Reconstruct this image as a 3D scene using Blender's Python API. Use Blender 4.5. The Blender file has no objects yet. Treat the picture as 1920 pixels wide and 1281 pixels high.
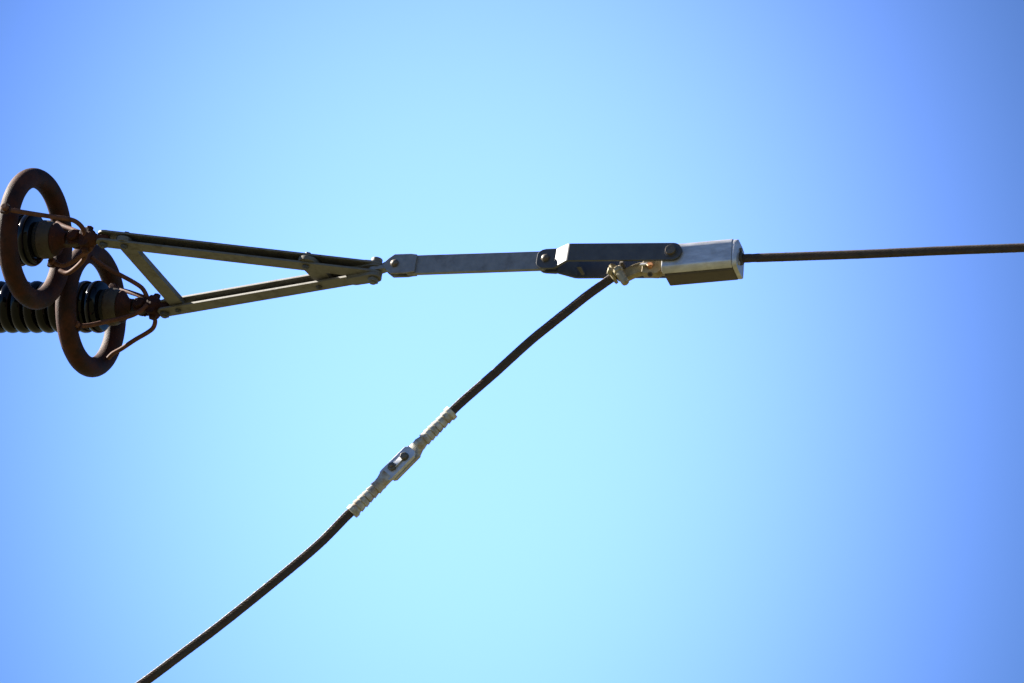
import bpy, bmesh, math, random
from mathutils import Vector, Matrix, noise
random.seed(7)
R = math.radians
scene = bpy.context.scene

# ------------------------------------------------------------------ camera, sky, sun, exposure
S = 0.002            # metres in one working unit
D = 9000.0           # working units from the lens to the middle of the fittings (18 m)
PITCH = R(30)
EYE = Vector((0, 0, 1.6))
AX_R = Vector((1, 0, 0))
AX_U = Vector((0, -math.sin(PITCH), math.cos(PITCH)))
AX_B = Vector((0, -math.cos(PITCH), -math.sin(PITCH)))

cam_data = bpy.data.cameras.new('camera')
cam = bpy.data.objects.new('camera', cam_data)
scene.collection.objects.link(cam)
cam.location = EYE
cam.rotation_euler = (math.pi / 2 + PITCH, 0, 0)
cam_data.sensor_width = 36
cam_data.lens = 36 * D / 1920
cam_data.clip_start = 0.1
cam_data.clip_end = 6000
cam_data.dof.use_dof = True
cam_data.dof.focus_distance = D * S
cam_data.dof.aperture_fstop = 8.0
scene.camera = cam

SUN_VIEW = Vector((-0.73, 0.44, -0.525)).normalized()      # towards the sun: left, up and behind the fittings
SUN = (AX_R * SUN_VIEW.x + AX_U * SUN_VIEW.y + AX_B * SUN_VIEW.z).normalized()
sun_elev = math.asin(SUN.z)
sun_az = math.atan2(SUN.x, SUN.y)

world = bpy.data.worlds.new('World')
scene.world = world
world.use_nodes = True
wn, wl = world.node_tree.nodes, world.node_tree.links
wn.clear()
w_out = wn.new('ShaderNodeOutputWorld')
w_bg = wn.new('ShaderNodeBackground')
w_sky = wn.new('ShaderNodeTexSky')
w_sky.sky_type = 'NISHITA'
w_sky.sun_disc = False
w_sky.sun_elevation = sun_elev
w_sky.sun_rotation = sun_az
w_sky.altitude = 300
w_sky.air_density = 1.0
w_sky.dust_density = 0.0
w_sky.ozone_density = 6.0
w_bg.inputs['Strength'].default_value = 0.115
# lens vignetting painted into the sky colour, brightest about the view centre
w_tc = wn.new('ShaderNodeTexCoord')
def wmath(op, a, b=None):
    n = wn.new('ShaderNodeMath'); n.operation = op
    for i, v in enumerate((a, b)):
        if v is None: continue
        if isinstance(v, (int, float)): n.inputs[i].default_value = v
        else: wl.new(v, n.inputs[i])
    return n.outputs[0]
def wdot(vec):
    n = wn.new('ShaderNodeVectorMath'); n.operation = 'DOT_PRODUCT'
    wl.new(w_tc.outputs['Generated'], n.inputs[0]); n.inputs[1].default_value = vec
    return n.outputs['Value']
VIGN_DIR = (-AX_B * D + AX_R * (885 - 960) + AX_U * (640 - 675)).normalized()
b_r = (AX_R - VIGN_DIR * AX_R.dot(VIGN_DIR)).normalized()
b_u = VIGN_DIR.cross(b_r).normalized() * -1
VIGN_FLOOR, VIGN_W, VIGN_H = 0.22, 885 / D, 1130 / D
hx = wmath('DIVIDE', wdot(b_r), VIGN_W)
hy = wmath('DIVIDE', wdot(b_u), VIGN_H)
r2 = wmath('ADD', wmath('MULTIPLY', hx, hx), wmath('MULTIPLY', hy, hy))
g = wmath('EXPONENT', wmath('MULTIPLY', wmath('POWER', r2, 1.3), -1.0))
front = wmath('GREATER_THAN', wdot(VIGN_DIR), 0.0)
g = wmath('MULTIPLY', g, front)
fac = wmath('ADD', wmath('MULTIPLY', g, 1 - VIGN_FLOOR), VIGN_FLOOR)
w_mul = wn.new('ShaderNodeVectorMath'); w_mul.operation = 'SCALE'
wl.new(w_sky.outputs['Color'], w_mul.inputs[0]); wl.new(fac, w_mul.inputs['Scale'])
w_wb = wn.new('ShaderNodeVectorMath'); w_wb.operation = 'MULTIPLY'     # the photograph's cool white balance
w_wb.inputs[1].default_value = (0.73, 0.965, 1.24)
wl.new(w_mul.outputs['Vector'], w_wb.inputs[0])
w_pale = wn.new('ShaderNodeVectorMath'); w_pale.operation = 'SCALE'        # pale tint painted into the bright middle of the vignette
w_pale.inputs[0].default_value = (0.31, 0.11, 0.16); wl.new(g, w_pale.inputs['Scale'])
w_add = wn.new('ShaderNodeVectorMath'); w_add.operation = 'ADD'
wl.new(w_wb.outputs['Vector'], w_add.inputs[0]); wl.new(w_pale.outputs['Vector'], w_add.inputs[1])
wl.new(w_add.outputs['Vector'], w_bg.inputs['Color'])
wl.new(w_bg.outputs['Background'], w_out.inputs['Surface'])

sun_data = bpy.data.lights.new('sun', 'SUN')
sun = bpy.data.objects.new('sun', sun_data)
scene.collection.objects.link(sun)
sun_data.energy = 5.0
sun_data.angle = R(0.53)
sun_data.color = (1.0, 0.94, 0.84)
sun.rotation_euler = SUN.to_track_quat('Z', 'Y').to_euler()
sun.location = EYE + SUN * 60

scene.view_settings.view_transform = 'Standard'
scene.view_settings.look = 'None'
scene.view_settings.gamma = 1.0
scene.view_settings.use_curve_mapping = False
scene.view_settings.exposure = 2.05
scene.render.engine = 'CYCLES'
scene.cycles.max_bounces = 8

# ------------------------------------------------------------------ where things stand
def to_world(p):
    return EYE + S * (AX_R * p.x + AX_U * p.y + AX_B * (p.z - D))
def dir_world(v):
    return AX_R * v.x + AX_U * v.y + AX_B * v.z
CAMV = Vector((0, 0, D))
def at(px, py, z):
    k = (D - z) / D
    return Vector(((px - 960) * k, (640.5 - py) * k, z))
def on_plane(px, py, p0, n):
    d = Vector((px - 960, 640.5 - py, -D))
    t = (p0 - CAMV).dot(n) / d.dot(n)
    return CAMV + d * t

SL = 0.35                                    # the line comes towards us as it runs to the right
A = Vector((1, 0, SL)).normalized()          # along the line
_beta = math.atan(SL * math.cos(PITCH))
L = Vector((-math.sin(_beta), math.cos(_beta) * math.sin(PITCH), math.cos(_beta) * math.cos(PITCH))).normalized()
L = (L - A * L.dot(A)).normalized()          # level, across the line, towards the viewer's side
V = L.cross(A).normalized()
if V.y < 0: V = -V                           # up, square to both
P0 = at(703, 508, (703 - 960) * SL)
def C(px, py, w=0.0):                        # a point in the upright plane of the line, w to our side
    return on_plane(px, py, P0 + L * w, L)
def Y(px, py, v=0.0):                        # a point in the slanting plane of the yoke, v above it
    return on_plane(px, py, P0 + V * v, V)

class Frame:
    def __init__(s, o, x, y, z): s.o, s.x, s.y, s.z = o, x.normalized(), y.normalized(), z.normalized()
    def p(s, a, b=0, c=0): return s.o + s.x * a + s.y * b + s.z * c
    def at(s, o): return Frame(o, s.x, s.y, s.z)
def frame(o, x, zhint):
    x = x.normalized(); z = (zhint - x * zhint.dot(x)).normalized(); y = z.cross(x)
    return Frame(o, x, y, z)
IDENT = Frame(Vector((0, 0, 0)), Vector((1, 0, 0)), Vector((0, 1, 0)), Vector((0, 0, 1)))

# ------------------------------------------------------------------ objects
def props(o, label=None, cat=None, group=None, kind=None):
    if label: o['label'] = label
    if cat: o['category'] = cat
    if group: o['group'] = group
    if kind: o['kind'] = kind
def thing(name, base, label, cat, group=None):
    o = bpy.data.objects.new(name, None)
    scene.collection.objects.link(o)
    o.empty_display_size = 0.05
    o.location = to_world(base)
    props(o, label, cat, group)
    return o
def origin_of(o):
    v = Vector((0, 0, 0))
    while o is not None:
        v = v + o.location; o = o.parent
    return v
def part(name, bm, fr, mat, parent=None, angle=38, base=None):
    """verts of bm are in frame units; links one mesh object"""
    org = origin_of(parent) if parent is not None else to_world(base if base is not None else fr.o)
    for v in bm.verts:
        v.co = to_world(fr.p(*v.co)) - org
    bmesh.ops.recalc_face_normals(bm, faces=bm.faces)
    me = bpy.data.meshes.new(name)
    bm.to_mesh(me); bm.free()
    for p in me.polygons: p.use_smooth = True
    me.set_sharp_from_angle(angle=R(angle))
    me.materials.append(mat)
    o = bpy.data.objects.new(name, me)
    scene.collection.objects.link(o)
    if angle < 55:
        wm = o.modifiers.new('weighted_normals', 'WEIGHTED_NORMAL'); wm.keep_sharp = True; wm.weight = 80
    if parent is not None: o.parent = parent
    else: o.location = org
    return o
def dup(o, offset, parent):                   # a shared-mesh copy moved by a working-unit offset
    c = o.copy(); scene.collection.objects.link(c)
    c.parent = parent; c.location = dir_world(offset) * S + o.location
    return c

# ------------------------------------------------------------------ shapes (bmesh, frame units)
def bevel(bm, w, seg=2, angle=30):
    es = [e for e in bm.edges if len(e.link_faces) == 2 and e.calc_face_angle(0) > R(angle)]
    if es: bmesh.ops.bevel(bm, geom=es, offset=w, segments=seg, affect='EDGES', profile=0.5)
def prism(pts, z0, z1, bm=None, bev=0.0):
    """polygon in x,y pushed from z0 to z1"""
    b = bmesh.new()
    lo = [b.verts.new((x, y, z0)) for x, y in pts]
    hi = [b.verts.new((x, y, z1)) for x, y in pts]
    b.faces.new(lo[::-1]); b.faces.new(hi)
    n = len(pts)
    for i in range(n): b.faces.new((lo[i], lo[(i + 1) % n], hi[(i + 1) % n], hi[i]))
    bmesh.ops.recalc_face_normals(b, faces=b.faces)
    if bev: bevel(b, bev)
    return join(bm, b)
def join(bm, b):
    if bm is None: return b
    me = bpy.data.meshes.new('tmp'); b.to_mesh(me); b.free()
    bm.from_mesh(me); bpy.data.meshes.remove(me)
    return bm
def remap(bm, f):
    for v in bm.verts: v.co = Vector(f(*v.co))
    return bm
def stadium(x0, x1, r0, r1=None, n=10, flat0=False, flat1=False):
    r1 = r0 if r1 is None else r1
    pts = []
    if flat1: pts += [(x1, -r1), (x1, r1)]
    else: pts += [(x1 + r1 * math.sin(math.pi * i / n), -r1 * math.cos(math.pi * i / n)) for i in range(n + 1)]
    if flat0: pts += [(x0, r0), (x0, -r0)]
    else: pts += [(x0 - r0 * math.sin(math.pi * i / n), r0 * math.cos(math.pi * i / n)) for i in range(n + 1)]
    return pts
def circle(r, n=24, cx=0, cy=0, ph=0): return [(cx + r * math.cos(2 * math.pi * i / n + ph), cy + r * math.sin(2 * math.pi * i / n + ph)) for i in range(n)]
def lathe(prof, n=32, bm=None, ph=0.0, twist=None):
    """prof = [(x, r)] turned about the x axis"""
    b = bmesh.new()
    rings = []
    for k, (x, r) in enumerate(prof):
        t = ph + (twist[k] if twist else 0)
        rings.append([b.verts.new((x, r * math.cos(2 * math.pi * i / n + t), r * math.sin(2 * math.pi * i / n + t))) for i in range(n)])
    for a_, c_ in zip(rings, rings[1:]):
        for i in range(n): b.faces.new((a_[i], a_[(i + 1) % n], c_[(i + 1) % n], c_[i]))
    b.faces.new(rings[0]); b.faces.new(rings[-1])
    bmesh.ops.recalc_face_normals(b, faces=b.faces)
    return join(bm, b)
def smooth_path(pts, step):
    """Catmull-Rom through view-space points"""
    out = []
    P = [pts[0] * 2 - pts[1]] + list(pts) + [pts[-1] * 2 - pts[-2]]
    for i in range(1, len(P) - 2):
        p0, p1, p2, p3 = P[i - 1], P[i], P[i + 1], P[i + 2]
        n = max(1, int((p2 - p1).length / step))
        for k in range(n):
            t = k / n
            out.append(0.5 * ((2 * p1) + (p2 - p0) * t + (2 * p0 - 5 * p1 + 4 * p2 - p3) * t * t + (3 * p1 - p0 - 3 * p2 + p3) * t ** 3))
    out.append(pts[-1].copy())
    return out
def path_frames(path):
    fr = []; up = None
    for i, p in enumerate(path):
        t = (path[min(i + 1, len(path) - 1)] - path[max(i - 1, 0)]).normalized()
        if up is None:
            up = Vector((0, 0, 1)) if abs(t.z) < 0.9 else Vector((0, 1, 0))
        up = (up - t * up.dot(t)).normalized()
        fr.append((p, t, up, t.cross(up)))
    return fr
def tube(path, r, n=10, bm=None, section=None):
    """section: list of (a, b) offsets instead of a round"""
    b = bmesh.new(); rings = []
    for k, (p, t, u, w) in enumerate(path_frames(path)):
        rr = r(k / (len(path) - 1)) if callable(r) else r
        if section: rings.append([b.verts.new(p + u * (a_ * rr) + w * (c_ * rr)) for a_, c_ in section])
        else: rings.append([b.verts.new(p + (u * math.cos(2 * math.pi * i / n) + w * math.sin(2 * math.pi * i / n)) * rr) for i in range(n)])
    m = len(rings[0])
    for a_, c_ in zip(rings, rings[1:]):
        for i in range(m): b.faces.new((a_[i], a_[(i + 1) % m], c_[(i + 1) % m], c_[i]))
    b.faces.new(rings[0]); b.faces.new(rings[-1])
    bmesh.ops.recalc_face_normals(b, faces=b.faces)
    return join(bm, b)
def conductor(path, rad, lay, strands, seed=0, wander=0.6):
    """a core with round wires laid helically about it"""
    rs = rad * math.sin(math.pi / strands) / (1 + math.sin(math.pi / strands)) * 1.04
    rc = rad - rs
    fr = path_frames(path)
    dist = 0; ds = []
    for i, (p, t, u, w) in enumerate(fr):
        if i: dist += (p - fr[i - 1][0]).length
        ds.append(dist)
    bm = tube(path, rc * 0.96, 12)
    nz = 5
    for s_ in range(strands):
        b = bmesh.new(); rings = []
        for i, (p, t, u, w) in enumerate(fr):
            a_ = 2 * math.pi * (s_ / strands + ds[i] / lay)
            k = 1 + 0.07 * wander * max(0, noise.noise(Vector((ds[i] * 0.018, s_ * 0.9, seed))))
            rd = u * math.cos(a_) + w * math.sin(a_)
            c = p + rd * rc * k
            tn = (u * -math.sin(a_) + w * math.cos(a_))
            rings.append([b.verts.new(c + (rd * math.cos(2 * math.pi * j / nz) + tn * math.sin(2 * math.pi * j / nz)) * rs) for j in range(nz)])
        for q, e in zip(rings, rings[1:]):
            for j in range(nz): b.faces.new((q[j], q[(j + 1) % nz], e[(j + 1) % nz], e[j]))
        b.faces.new(rings[0]); b.faces.new(rings[-1])
        bm = join(bm, b)
    return bm
def hexhead(r, h, z0=0, chamfer=0.18, rot=0.3, bm=None):
    b = bmesh.new()
    rings = []
    for z, k in ((z0, 1.0), (z0 + h * (1 - chamfer), 1.0), (z0 + h, 0.82)):
        rings.append([b.verts.new((r * k * math.cos(math.pi / 3 * i + rot), r * k * math.sin(math.pi / 3 * i + rot), z)) for i in range(6)])
    for q, e in zip(rings, rings[1:]):
        for j in range(6): b.faces.new((q[j], q[(j + 1) % 6], e[(j + 1) % 6], e[j]))
    b.faces.new(rings[0]); b.faces.new(rings[-1])
    bmesh.ops.recalc_face_normals(b, faces=b.faces)
    bevel(b, 0.04 * r, 1, 20)
    return join(bm, b)
def disc(r, z0, z1, bm=None, n=28, bev=0.5):
    return prism(circle(r, n), z0, z1, bm, bev)
def dome(r, h, z0=0, bm=None, n=20, m=5):
    b = bmesh.new(); rings = []
    for k in range(m):
        t = math.pi / 2 * k / m
        rings.append([b.verts.new((r * math.cos(t) * math.cos(2 * math.pi * i / n), r * math.cos(t) * math.sin(2 * math.pi * i / n), z0 + h * math.sin(t))) for i in range(n)])
    top = b.verts.new((0, 0, z0 + h))
    for q, e in zip(rings, rings[1:]):
        for j in range(n): b.faces.new((q[j], q[(j + 1) % n], e[(j + 1) % n], e[j]))
    for j in range(n): b.faces.new((rings[-1][j], rings[-1][(j + 1) % n], top))
    b.faces.new(rings[0])
    bmesh.ops.recalc_face_normals(b, faces=b.faces)
    return join(bm, b)

# ------------------------------------------------------------------ materials
def material(name, c1, c2, scale=30, rough=(0.45, 0.7), metal=0.0, bump=0.15, streak=None, c3=None, c3_amt=0.4, spec=0.5, fine=220):
    m = bpy.data.materials.new(name); m.use_nodes = True
    n, l = m.node_tree.nodes, m.node_tree.links
    b = n['Principled BSDF']
    tc = n.new('ShaderNodeTexCoord')
    geo = n.new('ShaderNodeNewGeometry')
    src = geo.outputs['Position']
    if streak:
        mp = n.new('ShaderNodeMapping'); mp.inputs['Scale'].default_value = streak
        l.new(src, mp.inputs['Vector']); src = mp.outputs['Vector']
    t1 = n.new('ShaderNodeTexNoise'); t1.inputs['Scale'].default_value = scale
    t1.inputs['Detail'].default_value = 6; t1.inputs['Roughness'].default_value = 0.65
    l.new(src, t1.inputs['Vector'])
    cr = n.new('ShaderNodeValToRGB')
    cr.color_ramp.elements[0].position = 0.32; cr.color_ramp.elements[1].position = 0.68
    cr.color_ramp.elements[0].color = (*c1, 1); cr.color_ramp.elements[1].color = (*c2, 1)
    l.new(t1.outputs['Fac'], cr.inputs['Fac'])
    col = cr.outputs['Color']
    if c3:
        t3 = n.new('ShaderNodeTexNoise'); t3.inputs['Scale'].default_value = scale * 0.45
        t3.inputs['Detail'].default_value = 8; t3.inputs['Roughness'].default_value = 0.7
        l.new(geo.outputs['Position'], t3.inputs['Vector'])
        r3 = n.new('ShaderNodeValToRGB')
        r3.color_ramp.elements[0].position = 0.52; r3.color_ramp.elements[1].position = 0.66
        r3.color_ramp.elements[1].color = (c3_amt,) * 3 + (1,)
        l.new(t3.outputs['Fac'], r3.inputs['Fac'])
        mx = n.new('ShaderNodeMix'); mx.data_type = 'RGBA'
        l.new(r3.outputs['Color'], mx.inputs['Factor'])
        l.new(col, mx.inputs['A']); mx.inputs['B'].default_value = (*c3, 1)
        col = mx.outputs['Result']
    l.new(col, b.inputs['Base Color'])
    t2 = n.new('ShaderNodeTexNoise'); t2.inputs['Scale'].default_value = fine
    t2.inputs['Detail'].default_value = 4
    l.new(geo.outputs['Position'], t2.inputs['Vector'])
    mr = n.new('ShaderNodeMapRange'); mr.inputs['To Min'].default_value = rough[0]; mr.inputs['To Max'].default_value = rough[1]
    l.new(t1.outputs['Fac'], mr.inputs['Value']); l.new(mr.outputs['Result'], b.inputs['Roughness'])
    if bump:
        bp = n.new('ShaderNodeBump'); bp.inputs['Strength'].default_value = bump; bp.inputs['Distance'].default_value = 0.002
        l.new(t2.outputs['Fac'], bp.inputs['Height']); l.new(bp.outputs['Normal'], b.inputs['Normal'])
    b.inputs['Metallic'].default_value = metal
    b.inputs['Specular IOR Level'].default_value = spec
    return m
M_rust = material('rusted_iron', (0.010, 0.004, 0.003), (0.051, 0.013, 0.005), 16, (0.55, 0.85), 0.0, 0.7, c3=(0.102, 0.031, 0.011), c3_amt=0.4, spec=0.2)
M_rust_rod = material('rusted_rod', (0.062, 0.025, 0.016), (0.15, 0.062, 0.036), 30, (0.6, 0.85), 0.0, 0.3, spec=0.2)
M_galv = material('weathered_galvanised_steel', (0.107, 0.102, 0.091), (0.160, 0.153, 0.134), 34, (0.5, 0.75), 0.25, 0.15, c3=(0.069, 0.059, 0.043), c3_amt=0.85)
M_link = material('galvanised_bar', (0.175, 0.18, 0.19), (0.245, 0.25, 0.265), 34, (0.4, 0.65), 0.3, 0.2, c3=(0.12, 0.11, 0.11), c3_amt=0.6)
M_strap = material('dull_grey_strap', (0.056, 0.057, 0.065), (0.081, 0.085, 0.094), 24, (0.45, 0.7), 0.2, 0.12, c3=(0.046, 0.043, 0.039), c3_amt=0.5)
M_alu = material('weathered_aluminium', (0.414, 0.414, 0.425), (0.644, 0.644, 0.655), 16, (0.32, 0.5), 0.5, 0.12, c3=(0.322, 0.287, 0.241), c3_amt=0.5, streak=(1, 1, 3))
M_alu_cast = material('cast_aluminium', (0.26, 0.235, 0.17), (0.58, 0.56, 0.50), 38, (0.42, 0.62), 0.25, 0.4, c3=(0.26, 0.15, 0.06), c3_amt=0.7)
M_bright = material('bright_aluminium', (0.55, 0.56, 0.58), (0.70, 0.70, 0.72), 30, (0.35, 0.5), 0.2, 0.1)
M_fitting = material('brown_stained_casting', (0.23, 0.185, 0.10), (0.40, 0.34, 0.22), 34, (0.5, 0.7), 0.15, 0.3, c3=(0.20, 0.12, 0.05), c3_amt=0.7)
M_keeper = material('brown_stained_keeper', (0.060, 0.048, 0.033), (0.095, 0.077, 0.055), 22, (0.5, 0.75), 0.1, 0.2, c3=(0.050, 0.030, 0.015), c3_amt=0.5)
M_bolt = material('tarnished_bolt', (0.085, 0.07, 0.055), (0.155, 0.13, 0.10), 60, (0.4, 0.65), 0.3, 0.4, c3=(0.08, 0.035, 0.018), c3_amt=0.7)
M_brass = material('rusty_orange_bolt', (0.35, 0.15, 0.06), (0.5, 0.25, 0.1), 60, (0.4, 0.6), 0.3, 0.3)
M_cable = material('dark_oxidised_strands', (0.045, 0.034, 0.028), (0.085, 0.063, 0.05), 35, (0.4, 0.58), 0.4, 0.1, c3=(0.075, 0.038, 0.026), c3_amt=0.8)
M_cap = material('stained_insulator_cap', (0.037, 0.027, 0.016), (0.056, 0.043, 0.027), 24, (0.5, 0.75), 0.1, 0.3, c3=(0.032, 0.011, 0.005), c3_amt=0.8)
M_porc = material('dark_glazed_porcelain', (0.002, 0.002, 0.003), (0.004, 0.004, 0.006), 14, (0.10, 0.15), 0.0, 0.02, spec=0.2)
M_cement = material('dark_collar', (0.010, 0.011, 0.012), (0.020, 0.020, 0.020), 30, (0.6, 0.8), 0.0, 0.2)
M_ground = material('dry_grass_field', (0.046, 0.041, 0.012), (0.072, 0.064, 0.018), 0.35, (0.9, 1.0), 0.0, 0.3, c3=(0.034, 0.042, 0.012), c3_amt=0.7, fine=8)

# ------------------------------------------------------------------ ground
def ground():
    b = bmesh.new()
    N = 24; half = 3000.0
    vs = []
    for i in range(N + 1):
        for j in range(N + 1):
            x = (i / N * 2 - 1); y = (j / N * 2 - 1)
            x = math.copysign(abs(x) ** 2.2, x) * half; y = math.copysign(abs(y) ** 2.2, y) * half
            d = math.hypot(x, y)
            z = noise.noise(Vector((x * 0.004, y * 0.004, 0))) * min(8, d * 0.02)
            vs.append(b.verts.new((x, y, z)))
    for i in range(N):
        for j in range(N):
            a_ = i * (N + 1) + j
            b.faces.new((vs[a_], vs[a_ + N + 1], vs[a_ + N + 2], vs[a_ + 1]))
    me = bpy.data.meshes.new('ground'); b.to_mesh(me); b.free()
    for p in me.polygons: p.use_smooth = True
    me.materials.append(M_ground)
    o = bpy.data.objects.new('ground', me); scene.collection.objects.link(o)
    o['kind'] = 'structure'
ground()

# ------------------------------------------------------------------ bolts through plates
def add_bolt(parent, o, axis, z_head, z_nut, r, head='hex', mat=None, rod=None, nut=True, rot=0.3, name='bolt'):
    """axis points to the head side; heads at z_head, nut below z_nut"""
    fr = frame(o, A if abs(axis.dot(A)) < 0.9 else V, axis)
    mat = mat or M_bolt
    rod = rod or r * 0.55
    bm = prism(circle(rod, 16), z_nut - r * 0.95, z_head + 0.5, None)
    if head == 'hex': bm = hexhead(r, r * 0.75, z_head, 0.2, rot, bm)
    elif head == 'dome': bm = prism(circle(r * 0.98, 6, 0, 0, rot), z_head, z_head + r * 0.3, bm, 0.4); bm = dome(r * 0.82, r * 0.5, z_head + r * 0.28, bm)
    elif head == 'pan':
        b2 = prism(circle(r, 24), z_head, z_head + r * 0.8, None, r * 0.14); bm = join(bm, b2)
    bo = part(name, bm, fr, mat, parent)
    if nut:
        part('nut', hexhead(r * 0.98, r * 0.7, z_nut - r * 0.7, 0.1, rot + 0.4), fr, mat, bo)
    return bo

# ------------------------------------------------------------------ triangular yoke: two twin-plate arms, brace, gusset
yoke = thing('yoke_plate', P0, 'grey steel V-shaped yoke of twin flat arms with a slanting cross brace', 'yoke')
upL = Y(196, 449.5); loL = Y(312, 575.5)
pin = Y(703, 508)
def arm(end, z_off, name_label):
    d = (pin - end); n = d.length
    f = frame(end, d, V)
    T = 4.2
    for zc in (9, -9):
        z = zc + z_off
        pts = stadium(0, n, 15.2, 15.2)
        part('arm_plate', prism(pts, z - T / 2, z + T / 2, None, 0.5), f, M_galv, yoke)
    part('arm_shade_web', prism([(60, 11.5), (n - 48, 11.5), (n - 48, 14), (60, 14)], z_off - 6.8, z_off + 6.8, None), f, M_galv, yoke)  # web added to block bounce light and darken the gap between the plates
    return f, n
fU, nU = arm(upL, 2.2, 'near')
fLo, nLo = arm(loL, -2.2, 'far')
# brace and gusset, sandwiched in the arms
def strut(name, a_, b_, hw, z0, z1, hw2=None, bev=0.8):
    d = b_ - a_
    f = frame(a_, d, V)
    return part(name, prism(stadium(0, d.length, hw, hw2 or hw, 6), z0, z1, None, bev), f, M_galv, yoke)
strut('cross_brace', Y(232, 452), Y(335, 569), 15.5, -6.5, 4.2)
strut('gusset_plate', Y(577, 491), Y(612, 527), 19, -4.5, 4.2)
# end cheeks where both arms meet round the pin
for z, hw, back in ((14.3, 12, 18), (-14.6, 15.5, 46)):
    d = (pin - loL).normalized() if z < 0 else (pin - upL).normalized()
    f = frame(pin - d * back, d, V)
    part('end_cheek', prism(stadium(0, back, hw * 0.9, hw), z - 2, z + 2, None, 0.8), f, M_galv, yoke)
add_bolt(yoke, pin, V, 16.6, -16.8, 11, 'pan', M_galv, name='pin')
add_bolt(yoke, upL, V, 13.5, -9.2, 8.4, 'dome', M_strap)
add_bolt(yoke, loL, V, 9, -13.6, 10, 'hex', M_strap)
add_bolt(yoke, Y(235, 453), V, 13.4, -9.2, 7.5, 'hex', M_strap)
add_bolt(yoke, Y(337, 570), V, 9, -13.5, 6.5, 'hex', M_strap)
add_bolt(yoke, Y(575, 491), V, 13.4, -9.2, 7, 'hex', M_strap)
add_bolt(yoke, Y(601, 526), V, 9, -13.4, 6.5, 'hex', M_strap)

# ------------------------------------------------------------------ insulator strings
PITCH_SHED = 26.4
def rev(fn_pts): return fn_pts
def insulator(last_shed, n_sheds, label):
    t = thing('insulator', last_shed, label, 'insulator', 'twin insulator strings')
    f = frame(last_shed, A, L)
    prof = [(-13.2, 38), (-12.6, 40)] + [(-12.2 * math.cos(t * math.pi / 14) , 41.5 + 10.3 * math.sin(t * math.pi / 14) ** 0.85) for t in range(1, 14)] + [(12.6, 40), (13.2, 38)]
    s0 = part('shed', lathe(prof, 40), f, M_porc, t, 80)
    for k in range(1, n_sheds):
        dup(s0, A * (-PITCH_SHED * k), t)
    part('collar', lathe([(13, 32), (14.5, 34.5), (20, 35), (22, 33)], 32), f, M_cement, t)
    cap = part('end_cap', lathe([(21, 31), (22.5, 36), (25, 37.5), (38, 36.5), (44, 33.5), (47, 32), (49, 29)], 36), f, M_cap, t)
    part('cap_flange', lathe([(48, 28), (49, 31.5), (52, 32), (55, 29), (60, 22), (65, 17), (74, 15)], 32), f, M_rust, t)
    # tongue of the cap: an upright eye
    part('cap_eye', prism(stadium(66, 92, 15, 15, 8, flat0=True), -7, 7, None, 2.0), f, M_cap, t)
    return t, f
ins_lo, fiL = insulator(Y(184.5, 575.5), 13, 'lower dark porcelain insulator, its row of rounded sheds showing behind both rings')
ins_up, fiU = insulator(Y(60, 449.5), 8, 'dark porcelain insulator whose last shed shows inside the uppermost rusty ring')

# ------------------------------------------------------------------ clevis fittings between insulator and yoke
def clevis(f, far, label):
    """f: insulator frame; from the eye at x 92 to the yoke pin"""
    o = f.p(92)
    t = thing('clevis_fitting', o, label, 'clevis', 'clevis fittings joining the insulators to the yoke')
    g_ = f.at(o)
    # two upright cheeks that hug the cap eye, joined into a body with a level tongue
    for z0, z1 in ((7.6, 13), (-13, -7.6)):
        part('cheek', prism(stadium(0, 26, 15, 13, 8, flat1=True), z0, z1, None, 1.4), g_, M_rust, t)
    part('body', lathe([(22, 10), (23, 17), (28, 18.5), (36, 17), (40, 12), (44, 10)], 20), g_, M_rust, t)
    e = far - o
    f2 = frame(o + g_.x * 36, e - g_.x * 36, V)
    n = (e - g_.x * 36).length
    part('tongue', prism(stadium(0, n, 9, 11, 8), -6.2, 6.2, None, 2.0), f2, M_rust, t)
    b_ = add_bolt(t, o, L, 13.4, -13.4, 11.5, 'hex', M_rust)
    fr = frame(o + V * 0, A, L)
    return t, g_
cl_lo, gL = clevis(fiL, loL, 'rusty clevis with large hex bolt on the end of the lower, farther insulator')
cl_up, gU = clevis(fiU, upL, 'rusty clevis with large hex bolt on the end of the upper, nearer insulator')

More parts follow.
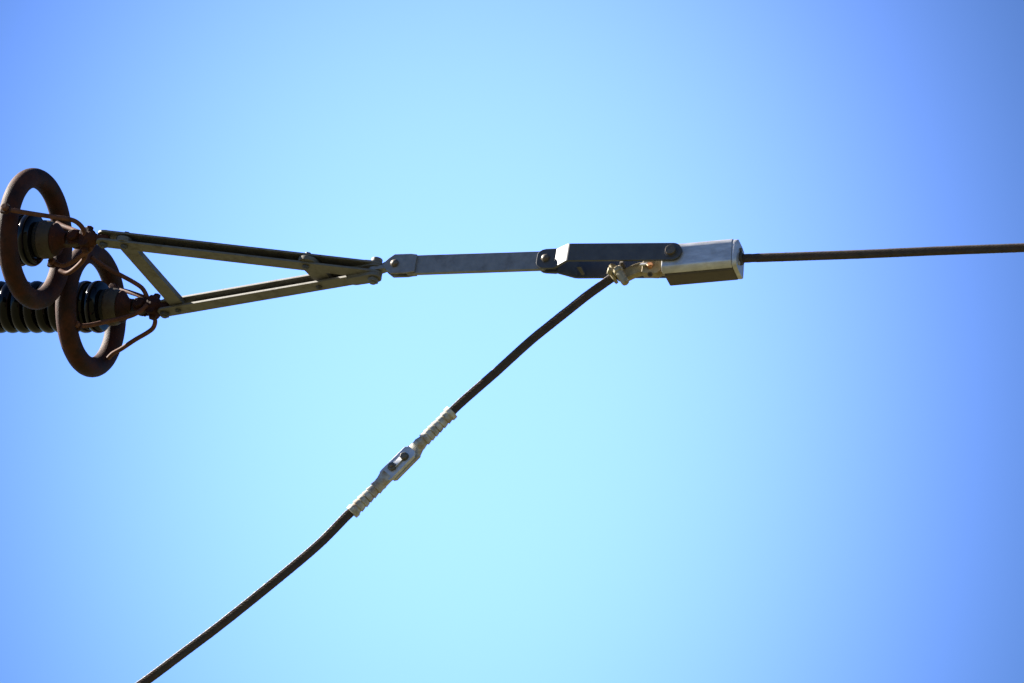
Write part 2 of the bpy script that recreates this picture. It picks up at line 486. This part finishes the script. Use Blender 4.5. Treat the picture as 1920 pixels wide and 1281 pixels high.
# ------------------------------------------------------------------ arcing rings
def ring(cx, cy, string_pt, x_hub, Rr, rr, rods, label, f):
    A = (globals()['A'] + L * 0.042).normalized()
    c = on_plane(cx, cy, string_pt, L)
    t = thing('corona_ring', c, label, 'arcing ring', 'rusty arcing rings round the insulator ends')
    b = bmesh.new(); rings = []
    up = Vector((0, 1, 0)); up = (up - A * up.dot(A)).normalized(); lat = A.cross(up).normalized()
    if lat.z < 0: lat = -lat
    n1, n2 = 96, 24
    fr = Frame(c, A, up, lat)
    for i in range(n1):
        a_ = 2 * math.pi * i / n1
        k = 1 + 0.004 * math.sin(2 * a_ + 1)
        cc = Vector((0, math.cos(a_) * Rr * k, math.sin(a_) * Rr * k)); rd = Vector((0, math.cos(a_), math.sin(a_)))
        rings.append([b.verts.new(cc + (rd * math.cos(2 * math.pi * j / n2) + Vector((1, 0, 0)) * math.sin(2 * math.pi * j / n2)) * rr) for j in range(n2)])
    for i in range(n1):
        q, e = rings[i], rings[(i + 1) % n1]
        for j in range(n2): b.faces.new((q[j], q[(j + 1) % n2], e[(j + 1) % n2], e[j]))
    part('ring', b, fr, M_rust, t, 80)
    # hub block clamped on the clevis tongue
    hub = f.p(x_hub)
    hf = frame(hub, A, L)
    part('hub', prism([(-10, -15), (-6, -21), (8, -21), (12, -14), (13, 10), (8, 19), (-5, 20), (-11, 13)], -15, 15, None, 3.0), hf, M_rust, t)
    for (s1, s2) in ((-1, 1), (1, 1)):
        part('hub_nut', hexhead(7.5, 7, 0, 0.2, 0.2), frame(hub + V * (s1 * 20) + A * 2 * s2, A, V * s1), M_rust, t)
    ends = []
    for pts, zfoot, lug in rods:
        p_end = on_plane(pts[-1][0], pts[-1][1], c + A * (rr - 1), A)
        path = []
        z0 = hub.z + zfoot; z1 = p_end.z
        tot = sum(math.dist(pts[i], pts[i + 1]) for i in range(len(pts) - 1)); acc = 0
        for i, q in enumerate(pts):
            if i: acc += math.dist(pts[i - 1], q)
            f_ = acc / tot
            path.append(at(q[0], q[1], z0 + (z1 - z0) * f_))
        path[-1] = p_end
        rod = part('support_rod', tube(smooth_path(path, 4), 4.6, 10), IDENT, M_rust_rod, t, 60)
        if lug:
            d = (path[-1] - path[-2]).normalized()
            lf = frame(p_end, d, L)
            part('rod_nut', hexhead(7.5, 9, 3, 0.2, 0.1), frame(p_end, A, lug), M_rust_rod, rod)
            part('lug', prism([(-11, -8), (2, -10), (8, -6), (8, 6), (2, 10), (-11, 8)], -3.4, 3.4, None, 1.0), frame(p_end, A, lug), M_rust, rod)
    return t
ring(66, 448, Y(60, 449.5), 114, 116.3, 19.4, [
        ([(160, 447), (157, 432), (148, 420), (133, 412), (100, 407), (62, 401), (32, 396), (12, 392)], 8, L),
        ([(172, 462), (170, 467), (152, 480), (134, 492), (118, 498), (100, 493)], 10, L),
        ([(163, 462), (160, 480), (150, 495), (128, 512), (112, 508)], -6, None),
        ([(160, 440), (140, 432), (118, 424), (107, 418)], -8, None),
    ], 'rusty brown corona ring, uppermost of the two, nearest the left edge', fiU)
ring(171, 582, Y(184.5, 575.5), 118, 111.4, 20.0, [
        ([(280, 570), (274, 553), (266, 540), (250, 529), (228, 517), (200, 502), (172, 482)], -5, None),
        ([(276, 560), (258, 553), (236, 546), (214, 541)], -8, L),
        ([(276, 572), (262, 584), (240, 594), (196, 604), (168, 610), (146, 612)], 12, L),
        ([(288, 590), (291, 603), (287, 615), (276, 624), (252, 638), (228, 654), (212, 663), (203, 672)], 2, None),
    ], 'rusty brown corona ring, lower of the two, overlapping the ribbed insulator row', fiL)

# ------------------------------------------------------------------ twisted eye between the yoke pin and the link
LA = C(743, 499) ; LB = C(1026, 490)
dL = (LB - LA).normalized()
fK = frame(LA, dL, L)                 # x along the link, y up, z to our side
nK = (LB - LA).length
eye = thing('twisted_eye', pin, 'small dull grey eye fitting in the gap between the yoke tip and the flat link', 'eye fitting')
dd = (LA - pin)
fe = frame(pin, dd, V)
part('level_eye', prism(stadium(0, dd.length * 0.55, 12.5, 8, 8), -4.4, 4.4, None, 1.4), fe, M_link, eye)
fe2 = frame(LA, dL, L)
part('upright_eye', prism(stadium(-dd.length * 0.5, 0, 8, 17, 8), -5, 5, None, 1.6), fe2, M_link, eye)

# ------------------------------------------------------------------ long flat link
link = thing('extension_link', LA, 'long flat grey steel link bar with a domed bolt at each end', 'link bar')
part('bar', prism([(24, -19.5), (nK - 4, -18.5), (nK + 3, -12), (nK + 3, 12), (nK - 4, 19.8), (24, 19.8)], -4.6, 4.6, None, 1.0), fK, M_link, link)
left_outline = [(-22, -6), (-16, -12), (-5, -20.5), (24, -20.5), (34, -19), (42, -18.4), (42, 19), (30, 20.8), (-3, 20.8), (-13, 13), (-20, 6)]
for z0, z1 in ((5.2, 9.6), (-9.6, -5.2)):
    part('fork_plate', prism(left_outline, z0, z1, None, 1.0), fK, M_link, link)
add_bolt(link, LA, L, 9.8, -9.8, 9.0, 'dome', M_bolt)

# ------------------------------------------------------------------ twin offset straps from link to clamp
SA = LB; SB = C(1271.5, 488.5)
dS = (SB - SA).normalized()
fS = frame(SA, dS, L)
nS = (SB - SA).length
strap = thing('clevis_strap', SA, 'pair of dark grey straps joining the link to the silver clamp, bright bend at left', 'strap')
def strap_plate(sgn, name):
    th = 5.5
    hw0, hw1 = 20.0, 18.0
    st = [(-17.5, 5.6, 9.5), (-15, 5.6, 14.5), (-9, 5.6, 18.8), (-2, 5.6, 20.5), (19.5, 5.6, 20.5), (21.5, 6.2, 20.3), (50.5, 28.6, 18.6), (53.5, 29.6, 18.2), (nS - 2, 29.6, 18)]
    for i in range(1, 7):
        a_ = math.pi / 2 * i / 6.3
        st.append((nS - 2 + 18 * math.sin(a_), 29.6, 18 * math.cos(a_)))
    b = bmesh.new(); rings = []
    n = len(st)
    for i, (x, w, h) in enumerate(st):
        xa, wa, _ = st[max(i - 1, 0)]; xb, wb, _ = st[min(i + 1, n - 1)]
        dx, dw = xb - xa, wb - wa; ln = math.hypot(dx, dw) or 1
        nx, nw = -dw / ln, dx / ln
        o1 = (x, w); o2 = (x + nx * th, w + nw * th)
        dy = 0.0 if i < 5 else 0.3
        r_ = 0.7
        rings.append([b.verts.new((o1[0], h * 1.0 , sgn * o1[1])), b.verts.new((o2[0], h, sgn * o2[1])),
                      b.verts.new((o2[0], -h, sgn * o2[1])), b.verts.new((o1[0], -h, sgn * o1[1]))])
    for q, e in zip(rings, rings[1:]):
        for j in range(4): b.faces.new((q[j], q[(j + 1) % 4], e[(j + 1) % 4], e[j]))
    b.faces.new(rings[0]); b.faces.new(rings[-1])
    bmesh.ops.recalc_face_normals(b, faces=b.faces)
    bevel(b, 0.6, 2, 50)
    return part(name, b, fS, M_strap, strap, 20)
strap_plate(1, 'strap_plate')
strap_plate(-1, 'strap_plate')
add_bolt(strap, SA, L, 11.4, -11.4, 9, 'dome', M_bolt)
add_bolt(strap, SB - dS * 4, L, 35.4, -35.4, 9.8, 'pan', M_bolt, nut=False)
part('washer', disc(12.2, 35.0, 36.2, None, 28, 0.3), frame(SB - dS * 4, A, L), M_strap, strap)
part('spacer_tab', prism([(-8, 8), (1, 8), (7, -4), (6.5, -8), (2.5, -8)], -2, 2, None, 0.6), frame(fS.p(62, -10, -20), A, (L * 0.8 - V * 0.5)), M_galv, strap)

# ------------------------------------------------------------------ silver dead-end clamp
KA = C(1248, 498.5); KB = C(1384, 486.2)
dK = (KB - KA).normalized()
fC = frame(KA, dK, L)
nC = (KB - KA).length
clamp = thing('dead_end_clamp', KA, 'boxy silver cable clamp at the right end of the twin dark straps', 'cable clamp')
def extrude_x(pts, x0, x1, bev):
    b = prism(pts, x0, x1, None, bev)
    return remap(b, lambda p, q, r: (r, q, p))      # pts are (w, v): x along
front = [(28.6, 19.5), (28.9, -15), (27.5, -19.5), (23.5, -24), (19, -27), (16, -27.6), (16, 33), (18, 33.2), (21, 32.5), (25, 28.5)]
part('housing', extrude_x(front, 0, nC - 5, 2.0), fC, M_alu, clamp)
back = [(15.6, -29.4), (12, -30.2), (-24, -30.2), (-28, -27), (-28.6, 22), (-24, 29), (-14, 32), (15.6, 32.4)]
part('keeper', extrude_x(back, 3, nC - 4.2, 2.6), fC, M_keeper, clamp)
part('end_cap', extrude_x([(28.2, 19), (28.5, -14), (23, -24.6), (15, -28.6), (-23.5, -29.8), (-27.6, -26.5), (-28.2, 21.5), (-23, 28.8), (-10, 31.8), (17, 32.6), (24.5, 28)], nC - 5.2, nC + 4.6, 2.4), fC, M_alu, clamp)
part('mouth_collar', lathe([(nC + 2, 12.5), (nC + 9, 12), (nC + 10, 10.5)], 24), fC.at(fC.p(0, -1, 2)), M_keeper, clamp)
part('end_bolt', hexhead(4.5, 4, 0, 0.2), frame(fC.p(nC + 4.3, 15.5, 6), V, dK), M_bolt, clamp)
part('end_screw', hexhead(4.2, 3, 0, 0.2), frame(fC.p(nC + 4.3, -15, 12), V, dK), M_alu_cast, clamp)

# ------------------------------------------------------------------ line conductor to the right
pts = [C(1378, 485.4), C(1420, 483.7), C(1610, 477), C(1760, 470.5), C(1920, 464.5), C(2160, 455)]
pa = smooth_path(pts, 7)
o = part('line_conductor', conductor(pa, 8.3, 150, 20, 1), IDENT, M_cable, None, 60, base=pts[0])
props(o, 'dark stranded line cable running from the silver clamp out of the right edge', 'cable', 'stranded cables')

# ------------------------------------------------------------------ jumper terminal under the clamp
jt = thing('jumper_terminal', C(1240, 510), 'cast olive-grey jumper terminal with curved lug and stub bolts under the straps', 'terminal clamp')
lug_path = smooth_path([C(1256, 505), C(1236, 503.5), C(1215, 503.5), C(1198, 506), C(1182, 512.5), C(1168, 520)], 4)
sec = [(-1.0, -0.45), (-0.86, -0.62), (0.86, -0.62), (1.0, -0.45), (1.0, 0.45), (0.86, 0.62), (-0.86, 0.62), (-1.0, 0.45)]
def strap_sweep(path, hw, ht, zdir):
    b = bmesh.new(); rings = []
    for i, p in enumerate(path):
        t_ = (path[min(i + 1, len(path) - 1)] - path[max(i - 1, 0)]).normalized()
        z_ = (zdir - t_ * zdir.dot(t_)).normalized(); y_ = z_.cross(t_)
        k = i / (len(path) - 1)
        h_ = hw(k) if callable(hw) else hw
        rings.append([b.verts.new(p + y_ * a_ * h_ + z_ * c_ * ht / 0.62) for a_, c_ in sec])
    for q, e in zip(rings, rings[1:]):
        for j in range(8): b.faces.new((q[j], q[(j + 1) % 8], e[(j + 1) % 8], e[j]))
    b.faces.new(rings[0]); b.faces.new(rings[-1])
    bmesh.ops.recalc_face_normals(b, faces=b.faces)
    return b
part('lug', strap_sweep(lug_path, lambda k: 12.5 - 1.5 * k, 7.5, L), IDENT, M_fitting, jt, 40)
part('base_block', prism([(1, -15), (30, -16.5), (38, -10), (38, 16), (6, 17), (0, 8)], -11, 11, None, 2.4), frame(C(1206, 503.5), dS, L), M_fitting, jt)
Jd = (C(1110, 546) - C(1160, 513)).normalized()
fJ = frame(C(1161, 513), Jd, L)            # x runs down the jumper
part('ferrule', lathe([(-10, 11), (-8, 13.5), (4, 14), (8, 13.2), (9, 10)], 8, None, 0.2), fJ, M_fitting, jt, 25)
part('collar', lathe([(10, 11.5), (11, 13.6), (15.5, 13.6), (16.5, 11)], 24), fJ, M_fitting, jt)
part('pad', prism([(-8, -10), (3, -13), (7, -8), (6, 8), (0, 12), (-9, 9)], 2, 12, None, 2.4), frame(C(1164, 517), Jd, L), M_fitting, jt)
# stub bolts hanging down towards the viewer, with nuts
sd = (C(1176, 535, 22) - C(1156, 503, 22)).normalized()
fb = frame(C(1156, 503, 22), L, sd)
st_ = part('stub_bolt', lathe([(0, 6.0), (1.2, 7.3), (36, 7.5), (39.5, 6.6), (41, 4.5)], 20), frame(fb.o, sd, L), M_fitting, jt)
part('nut', hexhead(10.2, 8, 3, 0.15, 0.5), fb, M_fitting, st_)
fb2 = frame(C(1149, 502, 10), L, sd)
st2 = part('stub_bolt', lathe([(-7, 4.0), (-6, 5.4), (18, 5.6), (20, 4)], 16), frame(fb2.o, sd, L), M_fitting, jt)
part('nut', hexhead(8.6, 7, -1, 0.15, 0.2), fb2, M_fitting, st2)
part('hex_head', hexhead(7.5, 9, -2, 0.15, 0.2), frame(C(1146, 509, 16), V, -dS + L * 0.5), M_fitting, jt)
part('dark_washer', lathe([(0, 7), (0.6, 8.5), (7, 8.5), (8, 6)], 20), frame(C(1164, 499, 8), dS * 0.9 + V * 0.3, L), M_keeper, jt)
add_bolt(jt, C(1219, 500.5, 12), L * 0.9 + V * 0.5, 2, -14, 6.5, 'hex', M_brass, nut=False)
part('lock_tab', prism([(-6, -6), (5, -4), (6, 7), (-7, 6)], 0, 3, None, 0.5), frame(C(1207, 497.5, 14), A, L * 0.35 - A * 0.75 + V * 0.35), M_alu, jt)
part('drain_hole_rim', lathe([(-0.5, 5), (0.8, 5), (0.8, 3), (-0.5, 3)], 16), frame(C(1219, 514.5, 11), V * -0.6 + L, V), M_keeper, jt)

# ------------------------------------------------------------------ jumper cable and bolted splice
J1 = [(1164, 511), (1150, 519.5), (1132, 532), (1100, 555), (1066, 582), (1032, 609), (998, 636.5), (966, 665), (930.5, 697.5), (896.6, 727), (862.6, 757), (840, 779)]
pts = [C(*q) for q in J1]
o = part('jumper_cable', conductor(smooth_path(pts, 7), 8.4, 150, 20, 2), IDENT, M_cable, None, 60, base=pts[0])
props(o, 'dark hanging cable above the bolted splice, coming down from the terminal', 'cable', 'stranded cables')
J2 = [(672, 950), (653, 965), (599, 1019.5), (524, 1083), (421, 1166), (343, 1225), (268, 1281), (160, 1356), (20, 1436), (-160, 1530)]
pts = [C(*q) for q in J2]
o = part('jumper_cable', conductor(smooth_path(pts, 7), 8.6, 150, 20, 3), IDENT, M_cable, None, 60, base=pts[0])
props(o, 'dark hanging cable below the bolted splice, running out of the bottom edge', 'cable', 'stranded cables')

PA = C(848, 772); PB = C(659, 962)
dP = (PB - PA).normalized()
fP = frame(PA, dP, L)
nP = (PB - PA).length
splice = thing('bolted_splice', C(752, 866), 'silvery crimped cable splice with two bolts, halfway along the hanging cable', 'cable connector')
def barrel(x0, x1, big_first):
    prof = []; tw = []
    L_ = x1 - x0
    prof += [(x0, 10.5)]; tw += [0]
    x = x0
    if big_first:
        prof += [(x0 + 0.5, 13.6), (x0 + 9, 13.8), (x0 + 9.8, 12.2)]; tw += [0, 0, 0]; x = x0 + 11
        stop = x1 - 12
    else:
        stop = x1 - 11; x = x0 + 12
        prof += [(x0 + 6, 12.4)]; tw += [0]
    k = 0
    while x + 11 < stop:
        r_ = random.uniform(-0.6, 0.6); q = random.uniform(-0.1, 0.1)
        prof += [(x, 11.6 + r_), (x + 8.4, 13.0 + r_), (x + 9.6, 10.4 + r_)]; tw += [q, q, q]
        x += 11.5 + random.uniform(-1.2, 1.6); k += 1
    if big_first: prof += [(x1 - 6, 12.5), (x1, 11)]; tw += [0, 0]
    else: prof += [(x1 - 9.6, 12.2), (x1 - 9, 13.6), (x1 - 0.5, 13.4), (x1, 10.4)]; tw += [0, 0, 0, 0]
    return lathe(prof, 12, None, math.pi / 8, tw)
part('barrel', barrel(0, 92, True), fP, M_alu_cast, splice, 34)
part('barrel', barrel(182, nP, False), fP, M_alu_cast, splice, 34)
# tapering transitions and the two palms
def loft(x0, x1, r0, hw, ht, zc):
    b = bmesh.new(); rings = []; n = 16; m = 7
    for k in range(m + 1):
        t_ = k / m; s_ = t_ * t_ * (3 - 2 * t_)
        ring_ = []
        for j in range(n):
            a_ = 2 * math.pi * (j + 0.5) / n
            c_, s2 = math.cos(a_), math.sin(a_)
            mx = max(abs(c_), abs(s2))
            by, bz = c_ / mx * hw, s2 / mx * ht + zc
            ring_.append(b.verts.new((x0 + (x1 - x0) * t_, c_ * r0 * (1 - s_) + by * s_, s2 * r0 * (1 - s_) + bz * s_)))
        rings.append(ring_)
    for q, e in zip(rings, rings[1:]):
        for j in range(n): b.faces.new((q[j], q[(j + 1) % n], e[(j + 1) % n], e[j]))
    b.faces.new(rings[0]); b.faces.new(rings[-1])
    bmesh.ops.recalc_face_normals(b, faces=b.faces)
    return b
part('transition', loft(84, 106, 11.6, 15, 4.6, -5), fP, M_alu_cast, splice, 35)
part('transition', loft(192, 168, 11.6, 14.5, 4.6, 5), fP, M_alu_cast, splice, 35)
part('palm', prism([(100, -16), (104, -17), (163, -17), (168, -12), (168, 12), (163, 16), (104, 16), (100, 15)], -9.4, -0.3, None, 1.2), fP, M_alu_cast, splice)
part('palm', prism([(103, -8), (109, -14.5), (168, -15), (176, -14), (176, 14), (168, 15), (111, 14.5), (103, 9)], 0.3, 9.4, None, 1.2), fP, M_alu, splice)
for x in (124, 153):
    bo = add_bolt(splice, fP.p(x, 1.5 if x < 130 else -1.0, 0), L, 10.4 if x < 130 else 16, -9.6, 7.8 if x < 130 else 4.2, 'hex' if x < 130 else 'dome', M_bolt, rod=4.2, nut=x < 130)
    if x > 130:
        fN = frame(fP.p(x, -1.0, 0), A, L)
        part('nut', hexhead(8.6, 5, 10.6, 0.15, 0.5), fN, M_galv, bo)
        part('nut', hexhead(7.4, 5, -14.6, 0.15, 0.3), fN, M_galv, bo)
    else:
        part('washer', disc(8.8, 9.4, 10.6, None, 24, 0.3), frame(fP.p(x, 1.5, 0), A, L), M_galv, bo)
bx = part('lock_plate', prism([(-12, -5.5), (10, -6), (11, 5.5), (-12, 5)], -0.9, 0.9, None, 0.25), frame(fP.p(138.5, 0, 11.4), dP, L + (SUN_VIEW - dP * SUN_VIEW.dot(dP)) * 0.27), M_bright, splice)

print('things', len([o for o in scene.objects if o.parent is None]), 'polys', sum(len(o.data.polygons) for o in scene.objects if o.type == 'MESH'))
